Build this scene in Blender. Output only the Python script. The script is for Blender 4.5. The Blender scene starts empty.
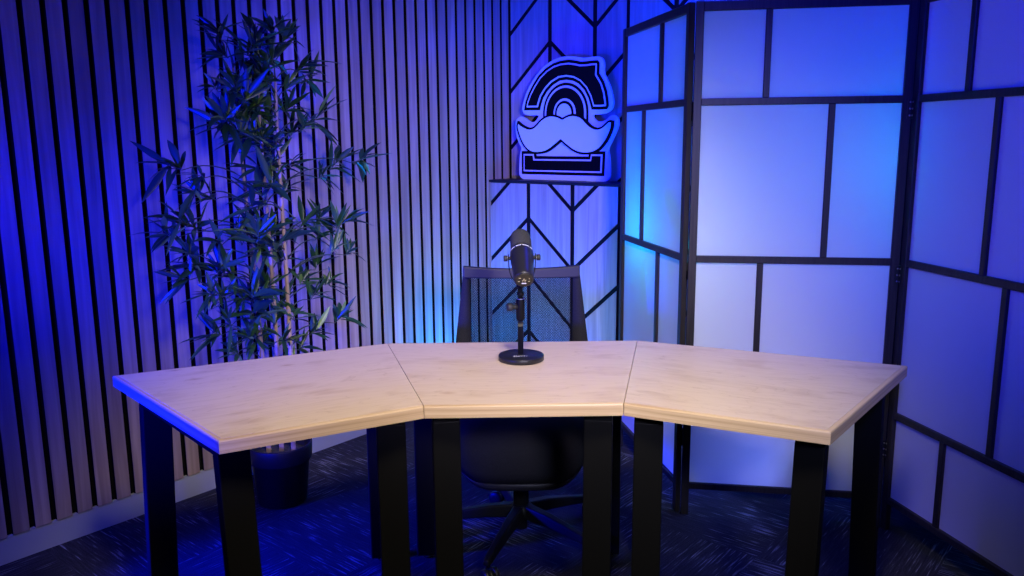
import bpy, bmesh, math, random
from mathutils import Vector, Matrix, Quaternion
PI = math.pi
sc = bpy.context.scene
COL = sc.collection
random.seed(11)

# ------------------------------------------------------------------ frame of the room corner
U = Vector((0.6369325, 0.77091957, 0))        # along the slatted wall, away from the camera
T = Vector((0.77091957, -0.6369325, 0))       # along the chevron wall, to the right
Z = Vector((0, 0, 1))
def W(u, q, z): return U*u + T*q + Z*z
ROOMROT = math.atan2(U.y, U.x)
QL = -2.9515                                   # slat faces
UL = 3.385                                     # low wall face
UB = 3.5707                                    # chevron wall face

# ------------------------------------------------------------------ materials
def mat(name, col=(.5,.5,.5), rough=.5, metal=0, spec=.5):
    m = bpy.data.materials.new(name); m.use_nodes = True
    b = m.node_tree.nodes['Principled BSDF']
    b.inputs['Base Color'].default_value = (*col, 1)
    b.inputs['Roughness'].default_value = rough
    b.inputs['Metallic'].default_value = metal
    b.inputs['Specular IOR Level'].default_value = spec
    return m
def nodes(m): return m.node_tree.nodes, m.node_tree.links, m.node_tree.nodes['Principled BSDF']
def N(m, t, **kw):
    n = m.node_tree.nodes.new(t)
    for k, v in kw.items(): setattr(n, k, v)
    return n
def ramp(m, stops):
    r = N(m, 'ShaderNodeValToRGB')
    e = r.color_ramp.elements
    while len(e) < len(stops): e.new(.5)
    for el, (p, c) in zip(e, stops):
        el.position = p; el.color = (*c, 1)
    return r
def noise_col(m, scale, stops, detail=4, nscale=1.0, coord='Object', rot=(0,0,0), bump=0, dist=0, rough=.5):
    n, l, b = nodes(m)
    tc = N(m, 'ShaderNodeTexCoord'); mp = N(m, 'ShaderNodeMapping')
    mp.inputs['Scale'].default_value = scale; mp.inputs['Rotation'].default_value = rot
    nz = N(m, 'ShaderNodeTexNoise'); nz.inputs['Scale'].default_value = nscale; nz.inputs['Detail'].default_value = detail
    nz.inputs['Distortion'].default_value = dist; nz.inputs['Roughness'].default_value = rough
    r = ramp(m, stops)
    l.new(tc.outputs[coord], mp.inputs['Vector']); l.new(mp.outputs[0], nz.inputs['Vector'])
    l.new(nz.outputs['Fac'], r.inputs['Fac']); l.new(r.outputs[0], b.inputs['Base Color'])
    if bump:
        bp = N(m, 'ShaderNodeBump'); bp.inputs['Strength'].default_value = bump; bp.inputs['Distance'].default_value = .002
        l.new(nz.outputs['Fac'], bp.inputs['Height']); l.new(bp.outputs[0], b.inputs['Normal'])
    return nz, r, mp

def wood_wall(name, dark, light, per_island=True):
    m = mat(name, light, .55, spec=.3)
    nz, r, mp = noise_col(m, (28, 28, 1.1), [(.3, dark), (.7, light)], detail=5, nscale=1.6, dist=.6)
    n, l, b = nodes(m)
    if per_island:
        g = N(m, 'ShaderNodeNewGeometry')
        sub = N(m, 'ShaderNodeMath', operation='MULTIPLY_ADD')
        sub.inputs[1].default_value = .38; sub.inputs[2].default_value = .80
        l.new(g.outputs['Random Per Island'], sub.inputs[0])
        mx = N(m, 'ShaderNodeMix', data_type='RGBA', blend_type='MULTIPLY')
        mx.inputs[0].default_value = 1
        l.new(r.outputs[0], mx.inputs[6]); l.new(sub.outputs[0], mx.inputs[7])
        l.new(mx.outputs[2], b.inputs['Base Color'])
        sh = N(m, 'ShaderNodeVectorMath', operation='SCALE'); sh.inputs[0].default_value = (7, 5, 31)
        l.new(g.outputs['Random Per Island'], sh.inputs['Scale'])
        l.new(sh.outputs[0], mp.inputs['Location'])
    return m
M = {}
M['slat'] = wood_wall('oak_slat', (.34,.235,.175), (.52,.385,.295))
M['tile'] = wood_wall('oak_chevron', (.38,.28,.22), (.55,.43,.35))
M['felt'] = mat('black_felt', (.006,.006,.007), .95, spec=.1)
M['groove'] = mat('black_groove', (.006,.006,.008), .8, spec=.15)
M['cap'] = mat('dark_cap', (.012,.012,.014), .5, spec=.3)
M['base'] = mat('painted_baseboard', (.42,.44,.47), .5, spec=.3)
M['plaster'] = mat('dark_plaster', (.16,.16,.18), .9)
M['steel'] = mat('black_powder_coat', (.0035,.0035,.004), .6, spec=.15)
M['steel2'] = mat('black_satin', (.012,.012,.014), .4, spec=.4)
M['screenframe'] = mat('dark_stained_wood', (.03,.024,.02), .45, spec=.35)
noise_col(M['screenframe'], (60,60,3), [(.3,(.014,.012,.011)),(.75,(.036,.029,.025))], nscale=2)
M['hinge'] = mat('black_hinge', (.006,.006,.006), .4, metal=0)
M['screw'] = mat('steel_screw', (.45,.43,.38), .3, metal=1)
M['pot'] = mat('black_plastic_pot', (.012,.012,.015), .45, spec=.4)
M['soil'] = mat('soil', (.05,.045,.05), .95)
noise_col(M['soil'], (1,1,1), [(.35,(.02,.018,.02)),(.7,(.09,.085,.09))], nscale=90, bump=.8)
M['cane'] = mat('bamboo_cane', (.5,.36,.2), .5)
noise_col(M['cane'], (40,40,4), [(.3,(.34,.23,.13)),(.7,(.56,.42,.25))], nscale=1.5)
M['twig'] = mat('twig', (.05,.07,.03), .6)
M['foam'] = mat('grey_foam', (.042,.043,.044), .95, spec=.1)
noise_col(M['foam'], (1,1,1), [(.3,(.024,.024,.025)),(.7,(.06,.061,.062))], nscale=700, bump=.7)
M['mic'] = mat('dark_metal_body', (.014,.014,.022), .34, spec=.5)
M['chrome'] = mat('brushed_nickel', (.6,.58,.54), .3, metal=1)
M['plate'] = mat('dark_bronze_plate', (.028,.025,.017), .4, metal=.3)
M['gold'] = mat('gold_print', (.5,.42,.24), .5)
M['print'] = mat('white_print', (.8,.8,.82), .5)
M['fabric'] = mat('charcoal_fabric', (.020,.020,.024), .9, spec=.2)
noise_col(M['fabric'], (1,1,1), [(.35,(.011,.011,.013)),(.7,(.024,.024,.028))], nscale=500, bump=.4)
M['chairplastic'] = mat('charcoal_plastic', (.022,.021,.023), .5, spec=.3)
M['chairbase'] = mat('black_nylon', (.007,.007,.008), .5, spec=.25)
M['netting'] = mat('black_netting', (.004,.004,.006), .8, spec=.05)
M['signwhite'] = mat('white_acrylic', (.78,.78,.80), .45, spec=.4)
M['signblack'] = mat('black_acrylic', (.003,.003,.004), .6, spec=.08)
M['edge'] = mat('birch_edge_lipping', (.62,.45,.27), .45)
noise_col(M['edge'], (1.6,1.6,160), [(.28,(.43,.28,.155)),(.5,(.60,.43,.26)),(.75,(.70,.53,.34))], nscale=1.2, detail=3)

# leaf: random green per blade; the palest tones imitate warm light on leaves
M['leaf'] = mat('bamboo_leaf', (.04,.11,.03), .36, spec=.5)
n, l, b = nodes(M['leaf'])
g = N(M['leaf'], 'ShaderNodeNewGeometry')
r = ramp(M['leaf'], [(0,(.012,.045,.014)),(.55,(.022,.075,.020)),(.85,(.06,.15,.03)),(1,(.17,.29,.045))])
l.new(g.outputs['Random Per Island'], r.inputs[0]); l.new(r.outputs[0], b.inputs['Base Color'])

# birch plywood table top: face grain runs along each table's own length
m = M['ply'] = mat('birch_plywood', (.7,.54,.42), .38, spec=.3)
n, l, b = nodes(m)
tc = N(m, 'ShaderNodeTexCoord')
oi = N(m, 'ShaderNodeObjectInfo')
mp = N(m, 'ShaderNodeMapping'); mp.inputs['Scale'].default_value = (1.3, 5.5, 1)
l.new(tc.outputs['Object'], mp.inputs['Vector'])
off = N(m, 'ShaderNodeVectorMath', operation='SCALE'); off.inputs[0].default_value = (9, 6, 3)
l.new(oi.outputs['Random'], off.inputs['Scale']); l.new(off.outputs[0], mp.inputs['Location'])
nz = N(m, 'ShaderNodeTexNoise'); nz.inputs['Scale'].default_value = 1.7; nz.inputs['Detail'].default_value = 3; nz.inputs['Distortion'].default_value = .9
l.new(mp.outputs[0], nz.inputs['Vector'])
ml = N(m, 'ShaderNodeMath', operation='MULTIPLY'); ml.inputs[1].default_value = 9
l.new(nz.outputs['Fac'], ml.inputs[0])
fr = N(m, 'ShaderNodeMath', operation='FRACT'); l.new(ml.outputs[0], fr.inputs[0])
fig = ramp(m, [(0,(.60,.45,.325)),(.07,(.70,.55,.415)),(.7,(.72,.57,.435)),(1,(.695,.545,.41))])
l.new(fr.outputs[0], fig.inputs[0])
mp2 = N(m, 'ShaderNodeMapping'); mp2.inputs['Scale'].default_value = (5, 130, 1)
l.new(tc.outputs['Object'], mp2.inputs['Vector'])
nz2 = N(m, 'ShaderNodeTexNoise'); nz2.inputs['Scale'].default_value = 1.2; nz2.inputs['Detail'].default_value = 3
l.new(mp2.outputs[0], nz2.inputs['Vector'])
rp2 = ramp(m, [(.3,(.94,.925,.91)),(.6,(1,1,1))]); l.new(nz2.outputs['Fac'], rp2.inputs[0])
mp3 = N(m, 'ShaderNodeMapping'); mp3.inputs['Scale'].default_value = (2.6, 6, 1)
l.new(tc.outputs['Object'], mp3.inputs['Vector']); l.new(off.outputs[0], mp3.inputs['Location'])
nz3 = N(m, 'ShaderNodeTexNoise'); nz3.inputs['Scale'].default_value = 2.2; nz3.inputs['Detail'].default_value = 4
l.new(mp3.outputs[0], nz3.inputs['Vector'])
rp3 = ramp(m, [(.30,(.88,.84,.80)),(.45,(1,1,1))]); l.new(nz3.outputs['Fac'], rp3.inputs[0])
# small knots
vo = N(m, 'ShaderNodeTexVoronoi'); vo.inputs['Scale'].default_value = 3.1
mp4 = N(m, 'ShaderNodeMapping'); mp4.inputs['Scale'].default_value = (1, 2.3, 1)
l.new(tc.outputs['Object'], mp4.inputs['Vector']); l.new(off.outputs[0], mp4.inputs['Location']); l.new(mp4.outputs[0], vo.inputs['Vector'])
rp4 = ramp(m, [(0,(.55,.43,.34)),(.035,(.84,.77,.70)),(.09,(1,1,1))]); l.new(vo.outputs['Distance'], rp4.inputs[0])
prev = fig.outputs[0]
for o in (rp2, rp3, rp4):
    mx = N(m, 'ShaderNodeMix', data_type='RGBA', blend_type='MULTIPLY'); mx.inputs[0].default_value = 1
    l.new(prev, mx.inputs[6]); l.new(o.outputs[0], mx.inputs[7]); prev = mx.outputs[2]
l.new(prev, b.inputs['Base Color'])

# translucent paper panes
m = M['paper'] = bpy.data.materials.new('rice_paper'); m.use_nodes = True
nt = m.node_tree; nt.nodes.clear()
out = nt.nodes.new('ShaderNodeOutputMaterial'); mixs = nt.nodes.new('ShaderNodeMixShader')
df = nt.nodes.new('ShaderNodeBsdfDiffuse'); tr = nt.nodes.new('ShaderNodeBsdfTranslucent')
df.inputs[0].default_value = (.86,.86,.88,1); tr.inputs[0].default_value = (.92,.92,.95,1)
mixs.inputs[0].default_value = .5
nt.links.new(df.outputs[0], mixs.inputs[1]); nt.links.new(tr.outputs[0], mixs.inputs[2]); nt.links.new(mixs.outputs[0], out.inputs[0])

# carpet tiles, quarter-turned, dark with pale broken streaks
m = M['carpet'] = mat('carpet_tiles', (.04,.04,.045), .95, spec=.1)
n, l, b = nodes(m)
tc = N(m, 'ShaderNodeTexCoord')
mpr = N(m, 'ShaderNodeMapping'); mpr.inputs['Rotation'].default_value = (0, 0, -ROOMROT)
l.new(tc.outputs['Object'], mpr.inputs['Vector'])
ck = N(m, 'ShaderNodeTexChecker'); ck.inputs['Scale'].default_value = 2.0
l.new(mpr.outputs[0], ck.inputs['Vector'])
def streak(sx, sy):
    a = N(m, 'ShaderNodeMapping'); a.inputs['Scale'].default_value = (sx, sy, 1); l.new(mpr.outputs[0], a.inputs['Vector'])
    z1 = N(m, 'ShaderNodeTexNoise'); z1.inputs['Scale'].default_value = 1; z1.inputs['Detail'].default_value = 2
    l.new(a.outputs[0], z1.inputs['Vector']); return z1
s1 = streak(9, 150); s2 = streak(150, 9)
mx = N(m, 'ShaderNodeMix', data_type='FLOAT'); l.new(ck.outputs['Fac'], mx.inputs[0])
l.new(s1.outputs['Fac'], mx.inputs[2]); l.new(s2.outputs['Fac'], mx.inputs[3])
patch = N(m, 'ShaderNodeTexNoise'); patch.inputs['Scale'].default_value = 3.5; patch.inputs['Detail'].default_value = 2
l.new(mpr.outputs[0], patch.inputs['Vector'])
pa = N(m, 'ShaderNodeMath', operation='MULTIPLY_ADD'); pa.inputs[1].default_value = .5; pa.inputs[2].default_value = -.25
l.new(patch.outputs['Fac'], pa.inputs[0])
ad = N(m, 'ShaderNodeMath', operation='ADD'); l.new(mx.outputs[0], ad.inputs[0]); l.new(pa.outputs[0], ad.inputs[1])
cr = ramp(m, [(.40,(.028,.028,.032)),(.61,(.046,.046,.052)),(.68,(.15,.15,.16)),(.78,(.30,.30,.31))])
l.new(ad.outputs[0], cr.inputs[0]); 
fine = streak(260, 260)
fr_ = ramp(m, [(.3,(.6,.6,.6)),(.7,(1.3,1.3,1.3))]); l.new(fine.outputs['Fac'], fr_.inputs[0])
m2 = N(m, 'ShaderNodeMix', data_type='RGBA', blend_type='MULTIPLY'); m2.inputs[0].default_value = 1
l.new(cr.outputs[0], m2.inputs[6]); l.new(fr_.outputs[0], m2.inputs[7]); l.new(m2.outputs[2], b.inputs['Base Color'])
bp = N(m, 'ShaderNodeBump'); bp.inputs['Strength'].default_value = .5; bp.inputs['Distance'].default_value = .003
l.new(fine.outputs['Fac'], bp.inputs['Height']); l.new(bp.outputs[0], b.inputs['Normal'])

# ------------------------------------------------------------------ mesh helpers
def frame_of(d, up=Z):
    d = d.normalized()
    if abs(d.dot(up)) > .99: up = Vector((0,1,0))
    x = d.cross(up).normalized(); y = x.cross(d).normalized()
    return x, y, d
class MB:
    def __init__(s): s.b = bmesh.new(); s.mi = 0
    def face(s, vs):
        try: f = s.b.faces.new(vs)
        except ValueError: return None
        f.material_index = s.mi; return f
    def loft(s, rings, cap=True, smooth=False, closed=False):
        R = [[s.b.verts.new(p) for p in r] for r in rings]
        k = len(R[0]); fs = []
        pairs = list(zip(R, R[1:])) + ([(R[-1], R[0])] if closed else [])
        for a, b_ in pairs:
            for i in range(k):
                fs.append(s.face((a[i], a[(i+1)%k], b_[(i+1)%k], b_[i])))
        if cap and not closed: fs += [s.face(list(reversed(R[0]))), s.face(R[-1])]
        if smooth:
            for f in fs[:len(fs)-(0 if closed or not cap else 2)]:
                if f: f.smooth = True
        return fs
    def obox(s, c, ax, ay, az, sx, sy, sz):
        c = Vector(c); X, Y, Q = Vector(ax)*sx/2, Vector(ay)*sy/2, Vector(az)*sz/2
        s.loft([[c-X-Y-Q, c+X-Y-Q, c+X+Y-Q, c-X+Y-Q], [c-X-Y+Q, c+X-Y+Q, c+X+Y+Q, c-X+Y+Q]])
    def box(s, lo, hi):
        lo, hi = Vector(lo), Vector(hi); c = (lo+hi)/2; d = hi-lo
        s.obox(c, (1,0,0), (0,1,0), (0,0,1), d.x, d.y, d.z)
    def bar(s, a, b_, w, h, side=None):
        """rectangular bar from a to b_; w across `side`, h across the other way"""
        a, b_ = Vector(a), Vector(b_); d = (b_-a).normalized()
        side = Vector(side) if side is not None else frame_of(d)[0]
        side = (side - d*side.dot(d)).normalized(); o = d.cross(side)
        r = lambda p: [p-side*w/2-o*h/2, p+side*w/2-o*h/2, p+side*w/2+o*h/2, p-side*w/2+o*h/2]
        s.loft([r(a), r(b_)])
    def tube(s, pts, rad, k=10, smooth=True, cap=True):
        pts = [Vector(p) for p in pts]
        rads = rad if isinstance(rad, (list, tuple)) else [rad]*len(pts)
        rings = []; px = None
        for i, p in enumerate(pts):
            d = (pts[min(i+1, len(pts)-1)] - pts[max(i-1, 0)]).normalized()
            if px is None: x, y, _ = frame_of(d)
            else:
                x = (px - d*px.dot(d)).normalized(); y = d.cross(x)
            px = x
            rings.append([p + (x*math.cos(2*PI*j/k) + y*math.sin(2*PI*j/k))*rads[i] for j in range(k)])
        s.loft(rings, cap, smooth)
    def lathe(s, o, axis, prof, k=32, smooth=True, sx=1.0, ref=None):
        """prof: list of (r, h) from o along axis"""
        o = Vector(o); axis = Vector(axis).normalized()
        x, y, d = frame_of(axis, ref or Z)
        rings = [[o + d*h + (x*math.cos(2*PI*j/k)*sx + y*math.sin(2*PI*j/k))*max(r, 1e-4) for j in range(k)] for r, h in prof]
        s.loft(rings, True, smooth)
    def prism(s, poly, f0, f1):
        """poly 2-D points; f0/f1 map a 2-D point to the two faces"""
        a = [s.b.verts.new(f0(p)) for p in poly]; c = [s.b.verts.new(f1(p)) for p in poly]
        k = len(poly)
        for i in range(k): s.face((a[i], a[(i+1)%k], c[(i+1)%k], c[i]))
        fa, fb = s.face(list(reversed(a))), s.face(c)
        for f in (fa, fb):
            if f: f.normal_update()
        bmesh.ops.triangulate(s.b, faces=[f for f in (fa, fb) if f])
    def build(s, name, mats, parent=None, bevel=0, seg=2, smooth_angle=None):
        if not isinstance(mats, (list, tuple)): mats = [mats]
        bmesh.ops.recalc_face_normals(s.b, faces=s.b.faces)
        me = bpy.data.meshes.new(name)
        if parent is not None:
            r = parent
            off = r.matrix_basis.copy()
            p = r.parent
            while p is not None: off = p.matrix_basis @ off; p = p.parent
            s.b.transform(off.inverted())
        s.b.to_mesh(me); s.b.free()
        for m_ in mats: me.materials.append(m_)
        o = bpy.data.objects.new(name, me); COL.objects.link(o)
        if parent is not None: o.parent = parent
        if bevel:
            bv = o.modifiers.new('bevel', 'BEVEL'); bv.width = bevel; bv.segments = seg; bv.limit_method = 'ANGLE'; bv.angle_limit = math.radians(40)
        return o
def thing(name, label, cat, loc=(0,0,0), rz=0, group=None):
    o = bpy.data.objects.new(name, None); COL.objects.link(o)
    o.empty_display_size = .1
    o.location = loc; o.rotation_euler = (0,0,rz)
    o.matrix_basis = Matrix.Translation(Vector(loc)) @ Matrix.Rotation(rz, 4, 'Z')
    o['label'] = label; o['category'] = cat
    if group: o['group'] = group
    return o
def structure(o): o['kind'] = 'structure'; return o

# ------------------------------------------------------------------ the room
b = MB(); P = [W(-1.6,QL-.08,0), W(-1.6,2.2,0), W(UB+.12,2.2,0), W(UB+.12,QL-.08,0)]
b.loft([[p - Z*.08 for p in P], P]); structure(b.build('floor', M['carpet']))

ROOMH = 2.62
def ubox(b, u0, u1, q0, q1, z0, z1):
    b.loft([[W(u0,q0,z0), W(u1,q0,z0), W(u1,q1,z0), W(u0,q1,z0)], [W(u0,q0,z1), W(u1,q0,z1), W(u1,q1,z1), W(u0,q1,z1)]])
# slatted wall on the left: black felt backing with vertical oak slats
b = MB(); b.mi = 0
ubox(b, -1.6, UB+.012, QL-.08, QL-.020, 0, ROOMH)
b.mi = 1
for i in range(-38, 36):
    c = 1.1108 + .0702*i - .0351
    b.mi = 0; ubox(b, c-.0252, min(c+.0252, UB+.011), QL-.0200, QL-.0035, .0925, ROOMH)
    b.mi = 1; ubox(b, c-.0252, min(c+.0252, UB+.011), QL-.0034, QL, .0925, ROOMH)
structure(b.build('wall_left', [M['felt'], M['slat']]))
b = MB(); ubox(b, -1.6, UB+.012, QL-.0195, QL-.004, 0, .0915); structure(b.build('baseboard_left', M['base']))

# chevron cladding: parallelogram boards on black backing
def clip(poly, a, lim, keep_le):
    out = []
    for i in range(len(poly)):
        p, q_ = poly[i], poly[(i+1)%len(poly)]
        ip = (p[a] <= lim) if keep_le else (p[a] >= lim); iq = (q_[a] <= lim) if keep_le else (q_[a] >= lim)
        if ip: out.append(p)
        if ip != iq:
            t = (lim-p[a])/(q_[a]-p[a]); out.append((p[0]+t*(q_[0]-p[0]), p[1]+t*(q_[1]-p[1])))
    return out
SPZ, G = .3045, .0105
def chevrons(b, uf, th, z0, z1, cols):
    for qa, qb, za, zb in cols:                # za/zb: groove height at the two ends of the column
        for k in range(-6, 12):
            s = (zb-za)/(qb-qa); gz = G*math.sqrt(1+s*s)
            a0, a1 = za+SPZ*k+gz, zb+SPZ*k+gz
            b0, b1 = za+SPZ*(k+1)-gz, zb+SPZ*(k+1)-gz
            x0, x1 = qa+.0125, qb-.0125
            f = lambda x, za_, zb_: za_ + (zb_-za_)*(x-qa)/(qb-qa)
            poly = [(x0, f(x0,a0,a1)), (x1, f(x1,a0,a1)), (x1, f(x1,b0,b1)), (x0, f(x0,b0,b1))]
            poly = clip(clip(poly, 1, z0, False), 1, z1, True)
            if len(poly) < 3: continue
            b.mi = 0; b.prism(poly, lambda p: W(uf+th, p[0], p[1]), lambda p: W(uf+.0026, p[0], p[1]))
            b.mi = 1; b.prism(poly, lambda p: W(uf+.0025, p[0], p[1]), lambda p: W(uf, p[0], p[1]))
LO, HI = .737, .990
b = MB(); b.mi = 0; ubox(b, UB+.012, UB+.12, QL-.02, 2.2, 0, ROOMH)
b.mi = 1
cols = [(QL-.006,-2.679,LO,HI), (-2.679,-2.396,HI,LO), (-2.396,-2.200,LO,LO+(HI-LO)*.71)]
q0 = -2.205; z0_ = 1.012
while q0 < 2.2:
    q1 = q0 + .264
    cols.append((q0, q1, z0_, z0_-.245)); cols.append((q1, q1+.264, z0_-.245, z0_)); q0 = q1+.264
chevrons(b, UB, .0125, .02, ROOMH-.01, cols)
structure(b.build('wall_back', [M['groove'], M['tile']]))
# low wall in front of it, with a dark cap used as a shelf
LZ = 1.172
b = MB(); b.mi = 0; ubox(b, UL+.012, UB-.001, QL+.001, -2.06, 0, LZ)
b.mi = 1
chevrons(b, UL, .0125, .02, LZ-.002, [(QL-.006,-2.680,LO,HI), (-2.680,-2.397,HI,LO), (-2.397,-2.117,LO,HI), (-2.117,-2.057,HI,HI-.05)])
lw = structure(b.build('wall_low', [M['groove'], M['tile']]))
b = MB(); ubox(b, UL-.006, UB-.001, QL+.001, -2.055, LZ+.0005, LZ+.0135); structure(b.build('trim_1', M['cap'], bevel=.002))
CAP = LZ+.0135
# the far side of the room, right of the screen
b = MB(); ubox(b, -1.6, UB+.012, 2.2, 2.28, 0, ROOMH); structure(b.build('wall_right', M['plaster']))

# ------------------------------------------------------------------ the sign on the low wall
def offset(poly, d):
    """move a closed 2-D outline inward (d>0) along mitred normals"""
    A = sum(poly[i][0]*poly[(i+1)%len(poly)][1]-poly[(i+1)%len(poly)][0]*poly[i][1] for i in range(len(poly)))
    sg = 1 if A > 0 else -1; out = []
    k = len(poly)
    for i in range(k):
        p0, p1, p2 = Vector(poly[i-1]), Vector(poly[i]), Vector(poly[(i+1)%k])
        e1, e2 = (p1-p0).normalized(), (p2-p1).normalized()
        n1, n2 = Vector((-e1.y, e1.x))*sg, Vector((-e2.y, e2.x))*sg
        mm = n1+n2
        if mm.length < 1e-3: mm = n1.copy()
        mm.normalize(); c = max(.45, mm.dot(n1))
        out.append(tuple(p1 + mm*d/c))
    return out
def smooth(poly, it=1, keep=()):
    for _ in range(it):
        o = []
        for i in range(len(poly)):
            a, c = Vector(poly[i]), Vector(poly[(i+1)%len(poly)])
            if i in keep: o.append(tuple(a))
            else: o.append(tuple(a*.75+c*.25))
            if (i+1)%len(poly) not in keep: o.append(tuple(a*.25+c*.75))
        poly = o; keep = ()
    return poly
SIL = [(-2.817,1.228),(-2.812,1.206),(-2.796,CAP+.004),(-2.775,CAP+.001),(-2.514,CAP+.001),(-2.271,CAP+.001),(-2.252,CAP+.004),(-2.236,1.204),(-2.232,1.225),(-2.237,1.312),(-2.248,1.348),(-2.219,1.397),(-2.189,1.456),(-2.186,1.488),(-2.198,1.508),(-2.217,1.515),(-2.237,1.51),(-2.256,1.493),(-2.276,1.485),(-2.304,1.483),(-2.328,1.494),(-2.342,1.519),(-2.305,1.519),(-2.27,1.521),(-2.233,1.534),(-2.217,1.567),(-2.224,1.604),(-2.238,1.65),(-2.258,1.687),(-2.277,1.719),(-2.275,1.764),(-2.282,1.784),(-2.298,1.796),(-2.329,1.8),(-2.386,1.796),(-2.414,1.8),(-2.457,1.808),(-2.501,1.812),(-2.545,1.81),(-2.598,1.796),(-2.659,1.764),(-2.713,1.713),(-2.753,1.661),(-2.777,1.613),(-2.793,1.565),(-2.787,1.54),(-2.762,1.524),(-2.678,1.525),(-2.686,1.509),(-2.713,1.486),(-2.745,1.494),(-2.773,1.513),(-2.8,1.522),(-2.829,1.509),(-2.84,1.48),(-2.834,1.423),(-2.816,1.38),(-2.794,1.351),(-2.809,1.329)]
HO = [(-2.769,1.558),(-2.761,1.594),(-2.741,1.636),(-2.713,1.677),(-2.674,1.723),(-2.628,1.756),(-2.582,1.777),(-2.538,1.786),(-2.486,1.788),(-2.443,1.781),(-2.414,1.774),(-2.378,1.773),(-2.343,1.775),(-2.314,1.774),(-2.307,1.766),(-2.308,1.715),(-2.279,1.674),(-2.261,1.628),(-2.252,1.583),(-2.25,1.56),(-2.257,1.549),(-2.298,1.548),(-2.34,1.55)]
HI_ = [(-2.348,1.574),(-2.359,1.604),(-2.384,1.645),(-2.42,1.678),(-2.456,1.695),(-2.5,1.703),(-2.545,1.7),(-2.59,1.68),(-2.628,1.649),(-2.655,1.615),(-2.67,1.579),(-2.676,1.556)]
MU = [(-2.808,1.487),(-2.782,1.469),(-2.736,1.452),(-2.704,1.457),(-2.682,1.472),(-2.655,1.496),(-2.628,1.511),(-2.602,1.519),(-2.576,1.519),(-2.545,1.513),(-2.515,1.5),(-2.485,1.513),(-2.456,1.519),(-2.422,1.515),(-2.393,1.503),(-2.364,1.475),(-2.336,1.455),(-2.303,1.446),(-2.275,1.452),(-2.252,1.469),(-2.232,1.484),(-2.217,1.481),(-2.218,1.456),(-2.231,1.424),(-2.25,1.391),(-2.282,1.355),(-2.314,1.337),(-2.346,1.329),(-2.379,1.328),(-2.413,1.332),(-2.446,1.344),(-2.485,1.368),(-2.525,1.396),(-2.562,1.371),(-2.602,1.346),(-2.637,1.333),(-2.691,1.328),(-2.732,1.338),(-2.764,1.364),(-2.787,1.397),(-2.803,1.433),(-2.814,1.466)]
BA = [(-2.788,1.331),(-2.705,1.331),(-2.700,1.305),(-2.356,1.305),(-2.351,1.331),(-2.268,1.331),(-2.272,1.222),(-2.788,1.222)]
SU = 3.485
sign = thing('logo_sign', 'white cut-out sign of a hatted moustache logo with black inlays on the low wall shelf', 'sign', W(SU+.012, -2.52, CAP))
def layer(b, poly, d0, d1): b.prism(poly, lambda p: W(SU-d0, p[0]-.007, p[1]), lambda p: W(SU-d1, p[0]-.007, p[1]))
b = MB(); layer(b, smooth(SIL, 1, keep=(4,)), -.012, 0); b.build('backboard', M['signwhite'], sign)
def stack(name, outline, steps, mats):
    top = None; d = .0004
    for k, (ins, mt) in enumerate(zip(steps, mats)):
        b = MB(); layer(b, offset(outline, ins) if ins else outline, d, d+.0022); d += .0024
        o = b.build(name if top is None else ('inlay_line' if mt is M['signwhite'] else 'inlay_fill'), mt, sign if top is None else top)
        if top is None: top = o
    return top, d
WB = M['signwhite'], M['signblack']
hat = HO + HI_
h, d = stack('hat_brim', hat, (-.0065, .0088, .0170), (WB[1], WB[0], WB[1]))
h['label'] = 'black arched hat with a white inner line'
# vertical ribs inside the dark fill
def ribs(parent, poly, x0, x1, z0, z1, dep, n_):
    b = MB()
    for i in range(n_):
        xa = x0 + (x1-x0)*(i+.25)/n_; xb = xa + (x1-x0)*.5/n_
        pp = clip(clip(poly, 0, xa, False), 0, xb, True)
        if len(pp) > 2: layer(b, pp, dep, dep+.003)
    return b.build('rib_strip', M['signblack'], parent)
def arch(r, k=28, sx=1.05, zc=1.530, zb=1.463, cx=-2.507):
    pts = [(cx + r*sx*math.cos(PI*i/k), zc + 1.12*r*math.sin(PI*i/k)) for i in range(k+1)]
    return [(cx+r*sx, zb)] + pts + [(cx-r*sx, zb)]
top = None; d = .0004
for r_, mt in ((.136, WB[1]), (.1235, WB[0]), (.1130, WB[1]), (.066, WB[0]), (.0555, WB[1]), (.0430, WB[0])):
    b = MB(); layer(b, arch(r_), d, d+.0022); d += .0024
    o = b.build('crown_arch' if top is None else ('inlay_line' if mt is WB[0] else 'inlay_fill'), mt, sign if top is None else top)
    if top is None: top = o; o['label'] = 'nested black and white arches under the hat'
mo = smooth(MU, 1, keep=(0, 10, 21, 32))
b = MB(); layer(b, offset(mo, -.0068), .0004, .0160); mo_o = b.build('moustache', M['signblack'], sign)
b = MB(); layer(b, offset(mo, .0040), .0162, .0185); b.build('moustache_face', M['signwhite'], mo_o); mo_o['label'] = 'wide white moustache outlined in black'
bs, d = stack('base_block', BA, (-.007, .0085, .0165), (WB[1], WB[0], WB[1])); bs['label'] = 'black notched block with a white inner line'
ribs(bs, offset(BA, .021), -2.77, -2.29, 1.24, 1.31, d+.0002, 22)

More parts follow.
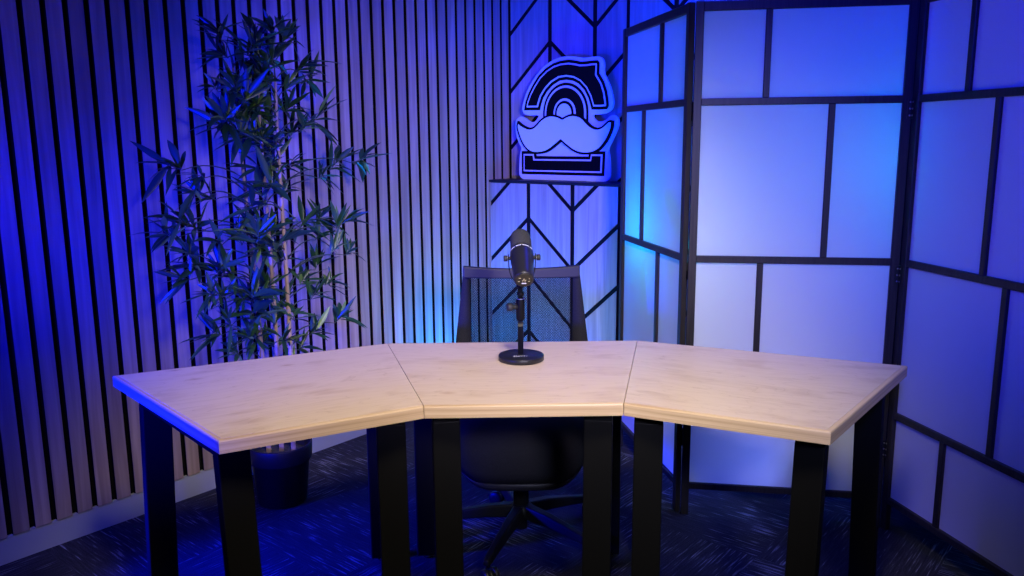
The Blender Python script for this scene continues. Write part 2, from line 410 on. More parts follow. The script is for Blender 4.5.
# ------------------------------------------------------------------ three-part curved table
DT, TH = .740, .0325
D_ = dict(A=(-1.1535,2.2760), B=(-.6611,1.7453), C=(-.2247,1.9765), D=(-.4144,2.6336), E=(.4162,2.6462), F=(.2808,1.9854), G=(.7232,1.7716), H=(1.1565,2.3139))
D_ = {k: Vector((x, y, 0)) for k, (x, y) in D_.items()}
def table(label, front, poly, exposed, legs):
    """poly: plan corners counter-clockwise; exposed: edge indices with a solid lipping; legs: (top, foot) plan points"""
    a, c = front
    ctr = sum((p for p in poly), Vector())/len(poly)
    rz = math.atan2((c-a).y, (c-a).x)
    root = thing('table', label, 'table', ctr, rz, 'birch topped tables of the curved desk')
    k = len(poly)
    LIP = .011
    # inset lines for lipped edges
    lines = []
    for i in range(k):
        p, q_ = poly[i], poly[(i+1)%k]; d = (q_-p).normalized(); nrm = Vector((-d.y, d.x, 0))
        lines.append((p + nrm*(LIP if i in exposed else .0008), d))
    def meet(l1, l2):
        (p, d), (q_, e) = l1, l2; den = d.x*e.y-d.y*e.x; t = ((q_-p).x*e.y-(q_-p).y*e.x)/den; return p + d*t
    ins = [meet(lines[i-1], lines[i]) for i in range(k)]
    outl = [(p, (poly[(i+1)%k]-p).normalized()) for i, p in enumerate(poly)]
    outl = [(p + Vector((-d.y, d.x, 0))*(0 if i in exposed else .0008), d) for i, (p, d) in enumerate(outl)]
    outp = [meet(outl[i-1], outl[i]) for i in range(k)]
    b = MB(); b.loft([[p+Z*(DT-TH) for p in ins], [p+Z*DT for p in ins]]); b.build('tabletop', M['ply'], root)
    for i in exposed:
        j = (i+1)%k; o0, o1, i0, i1 = outp[i], outp[j], ins[i], ins[j]
        inn = (i0-o0); nrm = (Vector((-(o1-o0).y, (o1-o0).x, 0))).normalized()
        ch = .005
        def sec(o, n_):                         # profile: face, soft chamfer on top
            v = (n_-o); f = ch/max(v.dot(nrm), 1e-6)
            return [o+Z*(DT-TH), n_-v*.02+Z*(DT-TH), n_-v*.02+Z*(DT-.0006), o+v*f+Z*(DT-.0006), o+v*f*.3+Z*(DT-ch*.35), o+Z*(DT-ch)]
        b = MB(); b.loft([sec(o0, i0), sec(o1, i1)]); b.build('edge_lipping', M['edge'], root)
    zt = DT-TH-.0005
    for (p, f, side, w) in legs:
        b = MB(); b.bar(Vector((*p, zt-.030)), Vector((*f, .012)), w, .032, Vector((*side, 0)))
        lg = b.build('leg', M['steel'], root, bevel=.003)
        b = MB(); b.lathe((f[0], f[1], 0), (0,0,1), [(.016,0),(.018,.003),(.018,.009),(.010,.013)], 16); b.build('foot', M['steel2'], lg)
    for (p, f, side, w), (p2, f2, s2, w2) in ((legs[0], legs[1]), (legs[2], legs[3])):
        a_, c_ = Vector((*p, zt-.016)), Vector((*p2, zt-.016)); dd = (c_-a_).normalized()*.015
        b = MB(); b.bar(a_-dd, c_+dd, w*.98, .030, Vector((*side, 0))); b.build('frame_rail', M['steel'], root, bevel=.002)
    return root
def leg_pair(front, back, sf, sb, w):
    front, back = Vector(front), Vector(back); d = (back-front).normalized(); side = (-d.y, d.x)
    return [(tuple(front), tuple(front-d*sf), side, w), (tuple(back), tuple(back+d*sb), side, w)]
table('left birch topped table of the curved desk, in front of the potted bamboo', (D_['B'], D_['C']), [D_['B'],D_['C'],D_['D'],D_['A']], (0,2,3),
      leg_pair((-.668,1.838), (-1.010,2.215), .045, .075, .080) + leg_pair((-.318,2.025), (-.440,2.545), .02, .03, .075))
table('middle birch topped table of the curved desk, with the microphone on it', (D_['C'], D_['F']), [D_['C'],D_['F'],D_['E'],D_['D']], (0,2),
      leg_pair((-.177,2.050), (-.288,2.560), .02, .03, .073) + leg_pair((.224,2.050), (.316,2.560), .02, .03, .075))
table('right birch topped table of the curved desk, in front of the folding screen', (D_['F'], D_['G']), [D_['F'],D_['G'],D_['H'],D_['E']], (0,1,2),
      leg_pair((.352,2.025), (.437,2.560), .02, .03, .075) + leg_pair((.716,1.862), (1.022,2.245), .035, .060, .073))

# ------------------------------------------------------------------ microphone on its round stand
SX, SY = .0265, 2.410
MB_ = DT+.0005
stand = thing('microphone_stand', 'black round-based desk stand holding up the microphone', 'microphone stand', (SX, SY, MB_))
b = MB(); b.lathe((SX,SY,MB_), (0,0,1), [(.066,0),(.069,.002),(.069,.0145),(.0675,.0165),(.012,.0168)], 48); base = b.build('base', M['steel2'], stand)
b = MB(); b.tube([(SX-.0015,SY+.012,MB_+.016), (SX-.0015,SY+.012,MB_+.185)], .0085, 16); b.build('pole', M['steel2'], stand)
px, py = SX-.0015, SY+.012
b = MB(); b.lathe((px,py,MB_+.120), (0,0,1), [(.0105,0),(.0125,.003),(.0125,.038),(.013,.040),(.013,.060),(.0125,.062),(.0125,.066),(.009,.068)], 24); b.build('clutch', M['steel'], stand)
b = MB(); b.lathe((px,py,MB_+.1855), (0,0,1), [(.0125,0),(.0125,.002)], 24); b.build('clutch_ring', M['chrome'], stand)
b = MB(); b.lathe((px-.010,py-.004,MB_+.163), (-1,-.35,0), [(.0075,0),(.0075,.012),(.005,.013),(.005,.015),(.0115,.016),(.0125,.019),(.0125,.029),(.011,.032),(.004,.033)], 20); b.build('clamp_knob', M['chairplastic'], stand)
b = MB(); b.tube([(px,py,MB_+.187), (px,py,MB_+.222)], .0075, 16); b.build('threaded_rod', M['steel'], stand)
b = MB(); b.lathe((px,py,MB_+.196), (0,0,1), [(.009,0),(.0105,.002),(.0105,.010),(.009,.012)], 20); b.build('lock_nut', M['steel'], stand)
cu = bpy.data.curves.new('stand_lettering', 'FONT'); cu.body = 'GRAVITY'; cu.size = .0098; cu.align_x = 'CENTER'; cu.extrude = .00025; cu.space_character = 1.15
tmp = bpy.data.objects.new('tmp', cu); COL.objects.link(tmp)
dg = bpy.context.evaluated_depsgraph_get(); me = bpy.data.meshes.new_from_object(tmp.evaluated_get(dg)); bpy.data.objects.remove(tmp)
me.materials.append(M['print']); lt = bpy.data.objects.new('lettering', me); COL.objects.link(lt); lt.parent = base
lt.location = (-.003, -.0265, .0172); lt.scale = (1,1.25,1)

# microphone: tail towards the camera, foam head leaning up and away over the chair
C0 = Vector((.0305, SY, 1.053)); TA = math.radians(33)
ax = Vector((-.045, math.cos(TA), math.sin(TA))).normalized(); sx_ = Vector((1,0,0)); sx_ = (sx_-ax*sx_.dot(ax)).normalized()
mic = thing('microphone', 'dark broadcast microphone with a grey foam head above the middle table', 'microphone', (px, py, MB_+.222))
b = MB(); b.lathe(C0, ax, [(.0245,-.0965),(.0280,-.0955),(.0290,-.092),(.0296,-.078),(.0322,-.04),(.0345,-.010),(.0352,.012),(.0348,.022),(.0325,.025),(.029,.027)], 40); body = b.build('body', M['mic'], mic)
b = MB(); b.lathe(C0, ax, [(.0285,.027),(.0300,.028),(.0318,.031),(.0320,.034),(.0300,.036)], 40); b.build('ring', M['steel2'], mic)
b = MB(); b.lathe(C0, ax, [(.0275,.036),(.0312,.038),(.0318,.046),(.0318,.080),(.0308,.092),(.0280,.102),(.0235,.109),(.0165,.1135),(.008,.1155),(.0008,.116)], 40); b.build('foam_windscreen', M['foam'], mic)
b = MB(); b.lathe(C0, -ax, [(.0246,.0966),(.0250,.0972),(.0238,.0986),(.0232,.0988),(.0005,.0989)], 40); tp = b.build('tail_plate', M['plate'], mic)
# print on the tail plate and light marks round the ring
yx = ax.cross(sx_)                                   # the plate's own up direction
if yx.z < 0: yx = -yx
def plate_mark(b, x, y, w, h): b.obox(C0 - ax*.0994 + sx_*x + yx*y, sx_, yx, ax, w, h, .0010)
b = MB(); plate_mark(b, 0, -.0115, .0135, .0030); b.build('white_mark', M['print'], tp)
b = MB()
for x, y, w in ((-.003,.0005,.0048),(.0035,.0005,.0060),(-.0042,-.0050,.003),(.003,-.0050,.0035),(-.0150,-.0040,.0050),(.0145,-.0040,.0050),(.0150,.0060,.0030),(-.0120,.0095,.0060),(.000,.0050,.004)): plate_mark(b, x, y, w, .0016)
b.build('gold_marks', M['gold'], tp)
b = MB()
for i in range(-9, 10):
    if i in (0, -5, 6): continue
    an = i*.115; rd = yx*math.cos(an) + sx_*math.sin(an); tn = sx_*math.cos(an) - yx*math.sin(an)
    b.obox(C0 + ax*.0185 + rd*.0356, tn, ax, rd, .0030, .0022, .0008)
b.build('ring_print', M['print'], body)
# yoke: a U of flat metal from the stand round both sides to the knobs
K = C0 + ax*.000
for s in (-1, 1):
    b = MB(); b.lathe(K + sx_*s*.0342, sx_*s, [(.0055,0),(.0055,.007),(.0042,.0075),(.0042,.0090),(.0085,.0092),(.0092,.011),(.0092,.0185),(.0080,.0205),(.003,.021)], 20); kb = b.build('side_knob', M['chairplastic'], mic)
    b = MB(); b.lathe(K + sx_*s*.0425, sx_*s, [(.0072,0),(.0072,.0016)], 20); b.build('washer', M['chrome'], kb)
yb = Vector((px, py, MB_+.232))
path = []
for i in range(17):
    t = PI*i/16; c, s = math.cos(t), math.sin(t)
    p_side = K + sx_*(-c)*.0400
    f = s**.7
    path.append(Vector((p_side.x*(1-0) , p_side.y + (yb.y-K.y)*f, K.z + (yb.z-K.z)*f)))
path = [K - sx_*.0400 + Z*.012] + path + [K + sx_*.0400 + Z*.012]
b = MB(); rings = []
for i, p in enumerate(path):
    d = (path[min(i+1,len(path)-1)]-path[max(i-1,0)]).normalized(); s_ = Vector((0,1,0)); s_ = (s_-d*s_.dot(d)).normalized(); o_ = d.cross(s_)
    rings.append([p-s_*.006-o_*.0013, p+s_*.006-o_*.0013, p+s_*.006+o_*.0013, p-s_*.006+o_*.0013])
b.loft(rings); b.build('yoke', M['steel'], mic)
b = MB(); b.lathe((px,py,MB_+.2195), (0,0,1), [(.0095,0),(.011,.002),(.011,.012),(.009,.014)], 20); b.build('swivel_mount', M['steel'], mic)

# ------------------------------------------------------------------ office chair behind the table
HX, HY = .035, 2.745
HB, HBX = 2.70, .026
chair = thing('office_chair', 'black office chair with a mesh back, tucked in behind the middle table', 'chair', (HX, HY, 0))
# five-star base on casters
b = MB(); b.lathe((HBX,HB,.085), (0,0,1), [(.030,0),(.042,.006),(.045,.03),(.040,.05),(.030,.058)], 28); hub = b.build('base_hub', M['chairbase'], chair)
angs = [math.radians(a) for a in (-111, -39, 33, 105, 177)]
for a in angs:
    d = Vector((math.cos(a), math.sin(a), 0)); sd = Vector((-d.y, d.x, 0)); O = Vector((HBX,HB,0))
    secs = []
    for r_, z_, w_, h_ in ((.030,.118,.050,.046),(.12,.112,.043,.040),(.21,.098,.036,.032),(.30,.082,.032,.024),(.325,.076,.026,.018)):
        p = O + d*r_ + Z*z_
        secs.append([p-sd*w_/2-Z*h_/2, p+sd*w_/2-Z*h_/2, p+sd*w_*.36+Z*h_/2, p-sd*w_*.36+Z*h_/2])
    b = MB(); b.loft(secs); b.build('base_leg', M['chairbase'], chair, bevel=.005)
    c = O + d*.305
    cd = Vector((math.cos(a+.9), math.sin(a+.9), 0)); cs = Vector((-cd.y, cd.x, 0))
    b = MB()
    b.tube([c+Z*.052, c+Z*.076], .006, 10)
    b.lathe(c+cd*.012+Z*.0285-cs*.0075, cs, [(.012,0),(.020,.001),(.020,.014),(.012,.015)], 18)
    cb = b.build('caster', M['steel2'], chair)
    for s in (-1, 1):
        b = MB(); b.lathe(c+cd*.012+Z*.0275+cs*s*.008, cs*s, [(.012,0),(.0255,.001),(.0275,.004),(.0275,.014),(.022,.018),(.008,.019)], 20); b.build('wheel', M['steel2'], cb)
b = MB(); b.tube([(HBX,HB,.14),(HBX,HB,.225)], .027, 18); b.tube([(HBX,HB,.225),(HBX,HB,.34)], .016, 18); b.tube([(HBX,HB,.05),(HBX,HB,.10)], .022, 18); b.build('gas_column', M['steel2'], chair)
b = MB()
b.loft([[Vector((HX+x*.9,HY+.02+y*.85,.325)) for x,y in ((-.075,-.12),(.075,-.12),(.075,.14),(-.075,.14))], [Vector((HX+x*1.1,HY+.02+y,.372)) for x,y in ((-.085,-.13),(.085,-.13),(.085,.16),(-.085,.16))]])
b.build('seat_mechanism', M['steel2'], chair, bevel=.01)
# seat: rounded cushion with a waterfall front, over a moulded pan
def sq(t, n_):
    c, s = math.cos(t), math.sin(t); f = lambda v: math.copysign(abs(v)**(2/n_), v); return f(c), f(s)
def seat_ring(w, d0, d1, z, drop, k=40, n_=3.2):
    out = []
    for i in range(k):
        x, y = sq(2*PI*i/k, n_); yy = d0 + (d1-d0)*(y+1)/2
        f = max(0, min(1, (-.10-(yy))/.17))
        out.append(Vector((HX-.012+x*w/2, HY+yy, z - drop*f*f)))
    return out
b = MB(); b.loft([seat_ring(.42,-.255,.215,.372,.060), seat_ring(.475,-.288,.235,.380,.062), seat_ring(.495,-.300,.245,.412,.055), seat_ring(.49,-.298,.243,.448,.042), seat_ring(.475,-.284,.232,.474,.034), seat_ring(.44,-.235,.20,.486,.016), seat_ring(.2,-.12,.09,.484,0)], smooth=True)
b.build('seat', M['fabric'], chair)
b = MB(); b.loft([seat_ring(.26,-.20,.15,.318,.030), seat_ring(.40,-.250,.20,.330,.050), seat_ring(.445,-.280,.225,.350,.060), seat_ring(.47,-.287,.234,.377,.062)], smooth=True); b.build('seat_pan', M['chairplastic'], chair)
# upright behind the back and the framed mesh back itself
BY = 2.985
b = MB()
pts = [(HX,HY+.12,.352),(HX,HY+.22,.355),(HX,HY+.285,.385),(HX,BY+.065,.46),(HX,BY+.050,.60)]
b.tube(pts, [.030,.030,.030,.028,.024], 12); b.build('back_upright', M['chairplastic'], chair)
def lerp_tab(tab, z):
    for (z0, v0), (z1, v1) in zip(tab, tab[1:]):
        if z0 <= z <= z1: return v0 + (v1-v0)*(z-z0)/(z1-z0)
    return tab[-1][1] if z > tab[-1][0] else tab[0][1]
XO = [(.46,.235),(.54,.262),(.66,.246),(.80,.229),(.935,.2125)]       # half width of the frame outside
XI = [(.46,.150),(.54,.188),(.66,.189),(.80,.190),(.935,.190)]        # half width of the opening
def bow(x, z): return BY - .020*(x/.24)**2 + .03*((z-.72)/.25)**2 * (.3 if z > .72 else .6)
ZB, ZT = .48, .935
zs = [ZB + (ZT-ZB)*i/18 for i in range(19)]
for s in (-1, 1):
    rings = []
    for z_ in zs:
        xo, xi = lerp_tab(XO, z_)*s, lerp_tab(XI, z_)*s
        y0, y1 = bow(xo, z_), bow(xi, z_)
        rings.append([Vector((HX+xi, y1-.004, z_)), Vector((HX+xo*.97+xi*.03, y0-.011, z_)), Vector((HX+xo, y0, z_)), Vector((HX+xo*.97+xi*.03, y0+.011, z_)), Vector((HX+xi, y1+.004, z_))])
    b = MB(); b.loft(rings, smooth=True); b.build('back_side', M['fabric'], chair)
def crossbar(z0f, z1f, name, hw, th):
    rings = []
    for i in range(25):
        x = -hw + 2*hw*i/24; y = bow(x, z0f(x)); z0, z1 = z0f(x), z1f(x)
        rings.append([Vector((HX+x, y-th, z0)), Vector((HX+x, y+th, z0)), Vector((HX+x, y+th*.8, z1)), Vector((HX+x, y-th*.8, z1))])
    b = MB(); b.loft(rings); return b.build(name, M['chairplastic'], chair, bevel=.005)
crossbar(lambda x: .894+.006*(x/.21)**2, lambda x: .930+.014*abs(x/.2125)**2.2, 'top_rail', .2145, .0165)
crossbar(lambda x: .468, lambda x: .505, 'bottom_rail', .232, .014)
# open-weave netting
b = MB()
def strand(p0, p1, k=8, hw=.00095):
    vs0, vs1 = [], []
    d = Vector((p1[0]-p0[0], p1[1]-p0[1])).normalized(); nx, nz = -d.y*hw, d.x*hw
    r = []
    for i in range(k+1):
        x = p0[0]+(p1[0]-p0[0])*i/k; z = p0[1]+(p1[1]-p0[1])*i/k; y = bow(x, z)
        r.append([Vector((HX+x-nx, y-.0007, z-nz)), Vector((HX+x+nx, y-.0007, z+nz)), Vector((HX+x+nx, y+.0007, z+nz)), Vector((HX+x-nx, y+.0007, z-nz))])
    b.loft(r)
X1, Z0, Z1 = .191, .504, .903
st = .0062
c = -X1-(Z1-Z0)
while c < X1:
    for sgn in (1, -1):
        # line x = c + (z-Z0) clipped to the opening
        za, zb = max(Z0, Z0 + (-X1-c)), min(Z1, Z0 + (X1-c))
        if zb-za > .002: strand((sgn*(c+za-Z0), za), (sgn*(c+zb-Z0), zb), max(2, int((zb-za)/.05)))
    c += st
b.build('back_netting', M['netting'], chair)

# ------------------------------------------------------------------ folding screen
L_, A_, B_, R_ = Vector((.4893,3.6181,0)), Vector((.6249,2.9045,0)), Vector((1.3419,2.7867,0)), Vector((1.4966,2.0766,0))
screen = thing('folding_screen', 'dark framed three-panel folding screen with white paper panes, right of the desk', 'folding screen', (A_+B_)/2)
ZR = [.1142, .4318, .9746, 1.5219, 1.8388]      # rail centre heights
HT = [.024, .024, .024, .024, .032]
def screen_panel(Pa, Pb, fr, label, gap0=.008, gap1=.008):
    d = (Pb-Pa).normalized(); nrm = Vector((-d.y, d.x, 0)); Lw = (Pb-Pa).length
    PW, PT = .028, .022
    b = MB()
    x0, x1 = gap0, Lw-gap1
    def post(xc, w, z0, z1, t=PT): b.obox(Pa+d*xc+Z*(z0+z1)/2, d, nrm, Z, w, t, z1-z0)
    post(x0+PW/2, PW, 0, 1.856); post(x1-PW/2, PW, 0, 1.856)
    for z_, h_ in zip(ZR, HT): b.obox(Pa+d*(x0+x1)/2+Z*z_, d, nrm, Z, x1-x0-2*PW+.002, PT*.9, h_)
    for k, f in enumerate(fr):
        post(f, .021, ZR[k]+HT[k]/2-.001, ZR[k+1]-HT[k+1]/2+.001, PT*.8)
    fo = b.build('panel_frame', M['screenframe'], screen, bevel=.0018, seg=1)
    if label: fo['label'] = label
    for k, f in enumerate(fr):
        for xa, xb in ((x0+PW-.001, f-.0095), (f+.0095, x1-PW+.001)):
            z0, z1 = ZR[k]+HT[k]/2-.001, ZR[k+1]-HT[k+1]/2+.001
            b = MB(); b.obox(Pa+d*(xa+xb)/2+Z*(z0+z1)/2+nrm*.003, d, nrm, Z, xb-xa, .0012, z1-z0); b.build('paper_pane', M['paper'], fo)
    return d, nrm
# muntin positions measured from the first post, rows from the bottom up
screen_panel(L_, A_, (.262,.453,.263,.444), 'narrow-looking left panel lit bright blue')
screen_panel(A_, B_, (.470,.257,.468,.250), None)
screen_panel(B_, R_, (.269,.459,.3665,.2415), 'right panel turned towards the camera')
for Pj, d1, d2 in ((A_, (L_-A_).normalized(), (B_-A_).normalized()), (B_, (A_-B_).normalized(), (R_-B_).normalized())):
    inn = (d1+d2).normalized()
    for z_ in (.30, .93, 1.49):
        b = MB()
        for dd in (d1, d2):
            n2 = Vector((-dd.y, dd.x, 0)); n2 = n2 if n2.dot(inn) > 0 else -n2
            side = n2 if Pj is B_ else n2
            b.obox(Pj+dd*.012+side*.0128+Z*z_, dd, side, Z, .020, .0016, .065)
        b.tube([Pj+inn*.012+Z*(z_-.033), Pj+inn*.012+Z*(z_+.033)], .0045, 10)
        hg = b.build('hinge', M['hinge'], screen)
        b = MB()
        for dd in (d1, d2):
            n2 = Vector((-dd.y, dd.x, 0)); n2 = n2 if n2.dot(inn) > 0 else -n2
            for zz in (-.022, 0, .022): b.lathe(Pj+dd*.014+n2*.0134+Z*(z_+zz), n2, [(.0032,0),(.0032,.0008),(.001,.0012)], 10)
        b.build('hinge_screw', M['screw'], hg)

# ------------------------------------------------------------------ potted bamboo
PX, PY = -.915, 3.045
plant = thing('potted_bamboo', 'tall leafy bamboo in a black plastic pot, by the slatted wall', 'potted plant', (PX, PY, 0))
b = MB(); b.lathe((PX,PY,.0005), (0,0,1), [(.088,0),(.094,.004),(.1105,.172),(.1185,.174),(.1215,.180),(.1245,.238),(.1225,.242),(.1165,.241),(.114,.225),(.110,.19),(.02,.185)], 48); pot = b.build('pot', M['pot'], plant)
b = MB(); b.lathe((PX,PY,.187), (0,0,1), [(.108,0),(.1075,.008),(.06,.014),(.01,.015)], 36); b.build('soil', M['soil'], plant)
canes = []
for (bx, by), (tx, ty), zt in (((-.957,3.040),(-.985,3.02),1.66), ((-.912,3.055),(-.915,3.065),1.74), ((-.862,3.040),(-.845,3.05),1.62)):
    pts, rad = [], []
    for i in range(31):
        f = i/30; z_ = .19+(zt-.19)*f
        pts.append((bx+(tx-bx)*f+.006*math.sin(f*5), by+(ty-by)*f, z_))
        rad.append((.0098-.0055*f**1.3)*(1.12 if i%4 == 0 else 1))
    b = MB(); b.tube(pts, rad, 12); canes.append((b.build('cane', M['cane'], plant), pts))
SPRAYS = [[-0.975, 2.867, 1.738, 0.073],[-0.827, 2.93, 1.764, 0.082],[-0.922, 3.069, 1.743, 0.082],[-0.828, 3.056, 1.741, 0.082],[-1.002, 3.004, 1.692, 0.082],[-0.955, 2.982, 1.649, 0.091],[-0.874, 2.979, 1.682, 0.091],[-0.847, 3.04, 1.659, 0.082],[-0.777, 3.072, 1.647, 0.1],[-0.794, 3.256, 1.625, 0.082],[-0.933, 3.017, 1.599, 0.091],[-0.938, 2.86, 1.556, 0.091],[-0.87, 3.014, 1.574, 0.091],[-0.833, 3.106, 1.579, 0.082],[-1.009, 2.899, 1.569, 0.064],[-0.905, 2.854, 1.522, 0.091],[-0.889, 2.995, 1.517, 0.082],[-0.867, 3.214, 1.51, 0.082],[-0.966, 2.851, 1.456, 0.1],[-0.941, 3.013, 1.469, 0.091],[-0.882, 3.055, 1.459, 0.082],[-0.772, 3.242, 1.472, 0.114],[-0.961, 2.951, 1.405, 0.091],[-0.914, 3.053, 1.398, 0.082],[-0.851, 3.204, 1.404, 0.091],[-0.786, 3.107, 1.433, 0.064],[-1.116, 2.802, 1.306, 0.109],[-1.035, 2.788, 1.28, 0.064],[-0.985, 3.049, 1.362, 0.1],[-0.845, 2.972, 1.369, 0.082],[-0.807, 3.02, 1.314, 0.064],[-0.71, 3.239, 1.287, 0.1],[-0.633, 3.296, 1.312, 0.109],[-0.759, 3.243, 1.256, 0.064],[-1.053, 2.779, 1.223, 0.073],[-1.034, 2.864, 1.2, 0.064],[-0.874, 3.134, 1.198, 0.082],[-1.073, 2.725, 1.127, 0.109],[-1.132, 2.739, 1.082, 0.091],[-1.077, 2.818, 1.093, 0.082],[-0.998, 2.801, 1.05, 0.082],[-0.955, 2.983, 1.1, 0.073],[-0.958, 2.888, 1.038, 0.073],[-0.927, 3.096, 1.03, 0.1],[-0.846, 2.951, 1.004, 0.136],[-0.823, 3.175, 1.067, 0.1],[-0.775, 3.274, 1.088, 0.082],[-0.68, 3.177, 1.066, 0.091],[-0.782, 3.237, 1.012, 0.073],[-0.705, 3.145, 0.964, 0.082],[-0.66, 3.209, 0.955, 0.064],[-1.082, 2.769, 1.01, 0.082],[-1.102, 2.856, 0.955, 0.082],[-1.122, 2.811, 0.927, 0.073],[-1.043, 2.906, 0.928, 0.082],[-1.001, 2.917, 0.907, 0.082],[-1.015, 2.841, 0.849, 0.082],[-1.019, 2.759, 0.883, 0.073],[-0.982, 2.953, 0.826, 0.064],[-0.899, 3.138, 0.928, 0.082],[-0.912, 2.972, 0.86, 0.073],[-0.84, 3.191, 0.839, 0.082],[-0.791, 3.249, 0.89, 0.082],[-0.74, 3.189, 0.839, 0.073],[-0.78, 3.099, 0.796, 0.073],[-0.912, 3.148, 0.747, 0.091],[-0.899, 3.027, 0.715, 0.091],[-0.83, 3.027, 0.733, 0.073],[-0.992, 2.826, 0.761, 0.073],[-1.043, 2.863, 0.716, 0.091],[-0.937, 2.841, 0.703, 0.073],[-0.961, 3.051, 0.631, 0.073],[-0.855, 2.989, 0.646, 0.082],[-0.781, 3.077, 0.663, 0.073],[-0.703, 3.167, 0.689, 0.082],[-0.995, 2.895, 0.633, 0.073],[-0.933, 3.117, 0.586, 0.073],[-0.862, 3.193, 0.573, 0.064],[-0.956, 2.931, 0.547, 0.073],[-0.884, 3.136, 0.498, 0.073],[-0.916, 2.948, 1.694, 0.11],[-0.911, 3.145, 1.676, 0.1],[-0.855, 2.96, 1.596, 0.103],[-0.923, 3.075, 1.583, 0.097],[-0.945, 3.118, 1.512, 0.091],[-0.963, 3.032, 1.488, 0.089],[-0.994, 2.905, 1.429, 0.107],[-0.9, 2.988, 1.396, 0.107],[-0.883, 3.071, 1.339, 0.106],[-0.909, 3.118, 1.304, 0.089],[-0.911, 3.002, 1.271, 0.108],[-0.843, 2.911, 1.236, 0.111],[-0.897, 2.999, 1.18, 0.1],[-0.888, 2.873, 1.162, 0.098],[-0.935, 3.139, 1.067, 0.09],[-0.89, 2.853, 1.057, 0.111],[-0.886, 2.889, 1.03, 0.101],[-0.911, 2.979, 0.977, 0.089],[-1.014, 2.864, 0.934, 0.097],[-0.92, 2.971, 0.861, 0.089],[-0.919, 2.851, 0.841, 0.112],[-0.974, 3.065, 0.778, 0.101],[-0.939, 2.914, 0.755, 0.113],[-0.946, 2.939, 0.671, 0.09]]
def leaf(b, p, d, up, L, w, droop):
    x, y, d = frame_of(d, up)                     # x sideways, y leaf normal
    rows = []
    for f, wf in ((0,.10),(.18,.62),(.42,1),(.68,.78),(.88,.34),(1,.0)):
        q_ = p + d*(L*f) - Z*(droop*L*f*f) 
        hw = w*.5*wf
        rows.append((q_ - x*hw + y*hw*.35, q_.copy(), q_ + x*hw + y*hw*.35) if wf else (q_,))
    V = [[b.b.verts.new(v) for v in r] for r in rows]
    for a, c in zip(V, V[1:]):
        if len(c) == 3:
            for i in (0, 1):
                f_ = b.face((a[i], a[i+1], c[i+1], c[i])); f_.smooth = True
        else:
            for i in (0, 1):
                f_ = b.face((a[i], a[i+1], c[0])); f_.smooth = True
rng = random.Random(5)
def spray(x, y, z, s):
    p = Vector((x, y, z))
    def dist(c):
        j = min(range(31), key=lambda i: (Vector(c[1][i])-p).length + max(0, c[1][i][2]-z+.02)*2); return (Vector(c[1][j])-p).length, j
    ci = min(range(3), key=lambda i: dist(canes[i])[0]); cane, pts = canes[ci]; _, j = dist(canes[ci])
    a = Vector(pts[j]); o = p-a; hor = Vector((o.x, o.y, 0))
    out = hor.normalized() if hor.length > .05 else Vector((rng.uniform(-1,1), rng.uniform(-1,1), 0)).normalized()
    main = (out*min(1, .35+hor.length*2.2) + Z*rng.uniform(.25,.8)).normalized()
    b = MB(); b.mi = 0
    midp = (a+p)/2 + Z*(.03+.1*hor.length) + Vector((rng.uniform(-.01,.01),)*3)
    cv = [a*(1-f)**2 + midp*2*f*(1-f) + p*f*f for f in (0,.17,.34,.5,.67,.84,1)]
    b.tube(cv + [p+main*s*.55], [.0032,.0029,.0026,.0023,.0020,.0018,.0016,.0009], 6)
    b.mi = 1
    nl = rng.randint(10, 14)
    for i in range(nl):
        f = i/nl
        az = rng.uniform(0, 2*PI); x_, y_, m_ = frame_of(main)
        spread = rng.uniform(.35, 1.25)
        d = (m_*math.cos(spread) + (x_*math.cos(az)+y_*math.sin(az))*math.sin(spread)).normalized()
        L = s*rng.uniform(.85, 1.6); q_ = p + main*s*.5*rng.random()
        # keep every tip clear of the slatted wall
        tip = q_ + d*L
        if tip.dot(T) < QL+.03: d = (d + T*1.3).normalized(); L *= .8
        leaf(b, q_, d, Z + Vector((rng.uniform(-.8,.8), rng.uniform(-.8,.8), rng.uniform(-.2,.4))), L, L*rng.uniform(.13,.20), rng.uniform(.0,.35))
    # fan leaves are thin blades with both sides in view
    o_ = b.build('leaf_spray', [M['twig'], M['leaf']], cane)
for s_ in SPRAYS: spray(*s_)

# ------------------------------------------------------------------ light
def area(name, loc, target, size, power, col, sy=None, spread=None):
    ld = bpy.data.lights.new(name, 'AREA'); ld.energy = power; ld.color = col; ld.size = size
    if sy: ld.shape = 'RECTANGLE'; ld.size_y = sy
    if spread: ld.spread = spread
    o = bpy.data.objects.new(name, ld); COL.objects.link(o); o.location = loc
    o.rotation_euler = (Vector(target)-Vector(loc)).to_track_quat('-Z', 'Y').to_euler(); return o
def spot(name, loc, target, power, col, ang, blend=.5, rad=.05):
    ld = bpy.data.lights.new(name, 'SPOT'); ld.energy = power; ld.color = col; ld.spot_size = ang; ld.spot_blend = blend; ld.shadow_soft_size = rad
    o = bpy.data.objects.new(name, ld); COL.objects.link(o); o.location = loc
    o.rotation_euler = (Vector(target)-Vector(loc)).to_track_quat('-Z', 'Y').to_euler(); return o
spot('warm_key', (.6,-.3,1.85), (.45,2.6,.85), 155.0, (0.645,0.694,1.000), math.radians(42), 1, .15)
spot('added_wall_fill', (.8,-.3,1.75), (-.40,3.6,.95), 290.0, (0.810,0.707,1.000), math.radians(36), 1, .15)  # added fill with no known fixture, lifts red and blue on the walls
spot('desk_light', (.10,.9,2.5), (-.02,2.2,.74), 204.0, (1.000,0.863,0.637), math.radians(62), .7, .25)
area('blue_wall_wash', tuple(W(.60,-2.5,1.15)), tuple(W(1.15,-2.95,1.15)), .25, 13.0, (0.000,0.000,1.000))
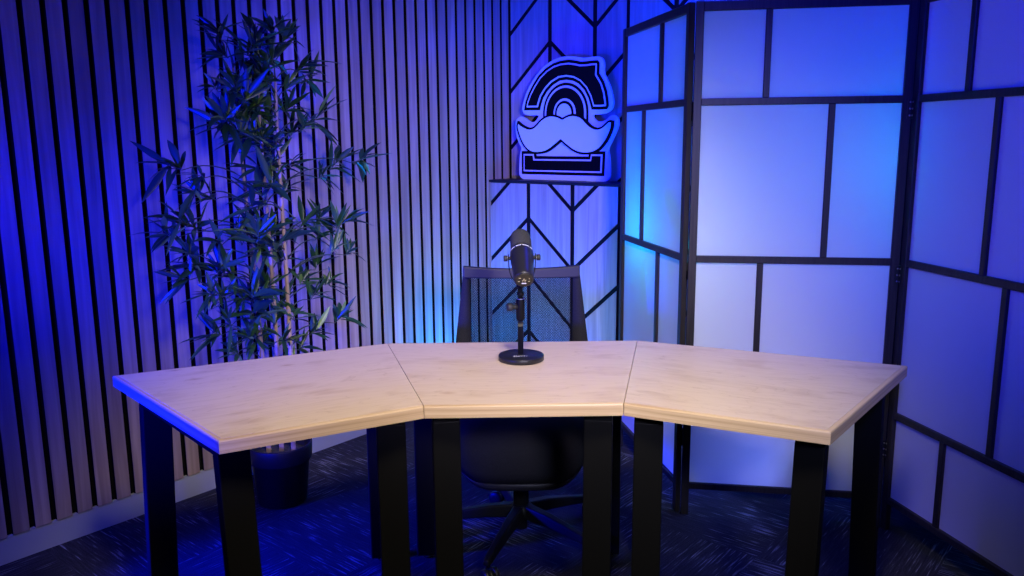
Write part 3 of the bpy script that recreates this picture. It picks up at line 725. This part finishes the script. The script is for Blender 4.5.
spot('blue_corner_wash', (-1.75,.55,.85), (-.30,3.7,1.12), 1720.0, (0.000,0.005,1.000), math.radians(45), 1, .10)
area('blue_high_wash', tuple(W(2.75,-1.2,2.45)), tuple(W(3.57,-2.1,1.9)), .4, 52.5, (0.000,0.010,1.000))
spot('blue_floor_wash', tuple(W(.45,-2.75,.55)), (-.55,2.6,0), 520.0, (0.000,0.005,1.000), math.radians(48), 1, .12)
area('cyan_uplight', tuple(W(3.0,-2.80,.08)), tuple(W(3.15,-2.9,1.0)), .16, 10.0, (0.000,0.200,1.000))
area('cyan_corner_uplight', tuple(W(2.75,-2.55,.30)), tuple(W(3.4,-2.75,1.0)), .25, 7.0, (0.000,0.286,1.000))
area('screen_backlight', tuple(W(3.0,-1.2,.25)), tuple(W(2.35,-1.6,.5)), .3, 2.0, (0.150,0.220,1.000))
area('screen_edge_backlight', (1.46,3.12,1.30), (1.22,2.80,1.35), .12, 1.1, (0.000,0.818,1.000))
area('screen_cyan_backlight', tuple(W(3.15,-1.6,1.0)), tuple(W(2.8,-1.75,1.2)), .25, 1.6, (0.000,1.000,1.000))
spot('blue_screen_wash', (-.2,-.6,2.0), (1.4,2.5,1.42), 580.0, (0.007,0.014,1.000), math.radians(40), 1, .15)

spot('added_blue_wall_fill', (-.2,2.3,2.45), (-.85,3.75,1.05), 60, (0,0,1), math.radians(64), 1, .1)  # unseen extra spot, added only to make the slatted wall bluer

# ------------------------------------------------------------------ world, camera, view
w = bpy.data.worlds.new('world'); sc.world = w; w.use_nodes = True
w.node_tree.nodes['Background'].inputs[0].default_value = (.02,.03,.12,1); w.node_tree.nodes['Background'].inputs[1].default_value = .06
cd = bpy.data.cameras.new('camera'); cam = bpy.data.objects.new('camera', cd); COL.objects.link(cam)
pitch, roll, f = .1797, -.0079, 818.0
cp, sp = math.cos(pitch), math.sin(pitch)
F = Vector((0, cp, -sp)); R = Vector((1,0,0)); Up = Vector((0, sp, cp))
R2 = R*math.cos(roll) + Up*math.sin(roll); U2 = Up*math.cos(roll) - R*math.sin(roll)
mw = Matrix((R2, U2, -F)).transposed().to_4x4(); mw.translation = Vector((0,0,1.40)); cam.matrix_world = mw
cd.sensor_width = 36; cd.sensor_fit = 'HORIZONTAL'; cd.lens = f/1024*36; cd.clip_start = .05
sc.camera = cam
vs = sc.view_settings; vs.view_transform = 'Standard'; vs.look = 'None'; vs.gamma = 1; vs.use_curve_mapping = False; vs.exposure = 0
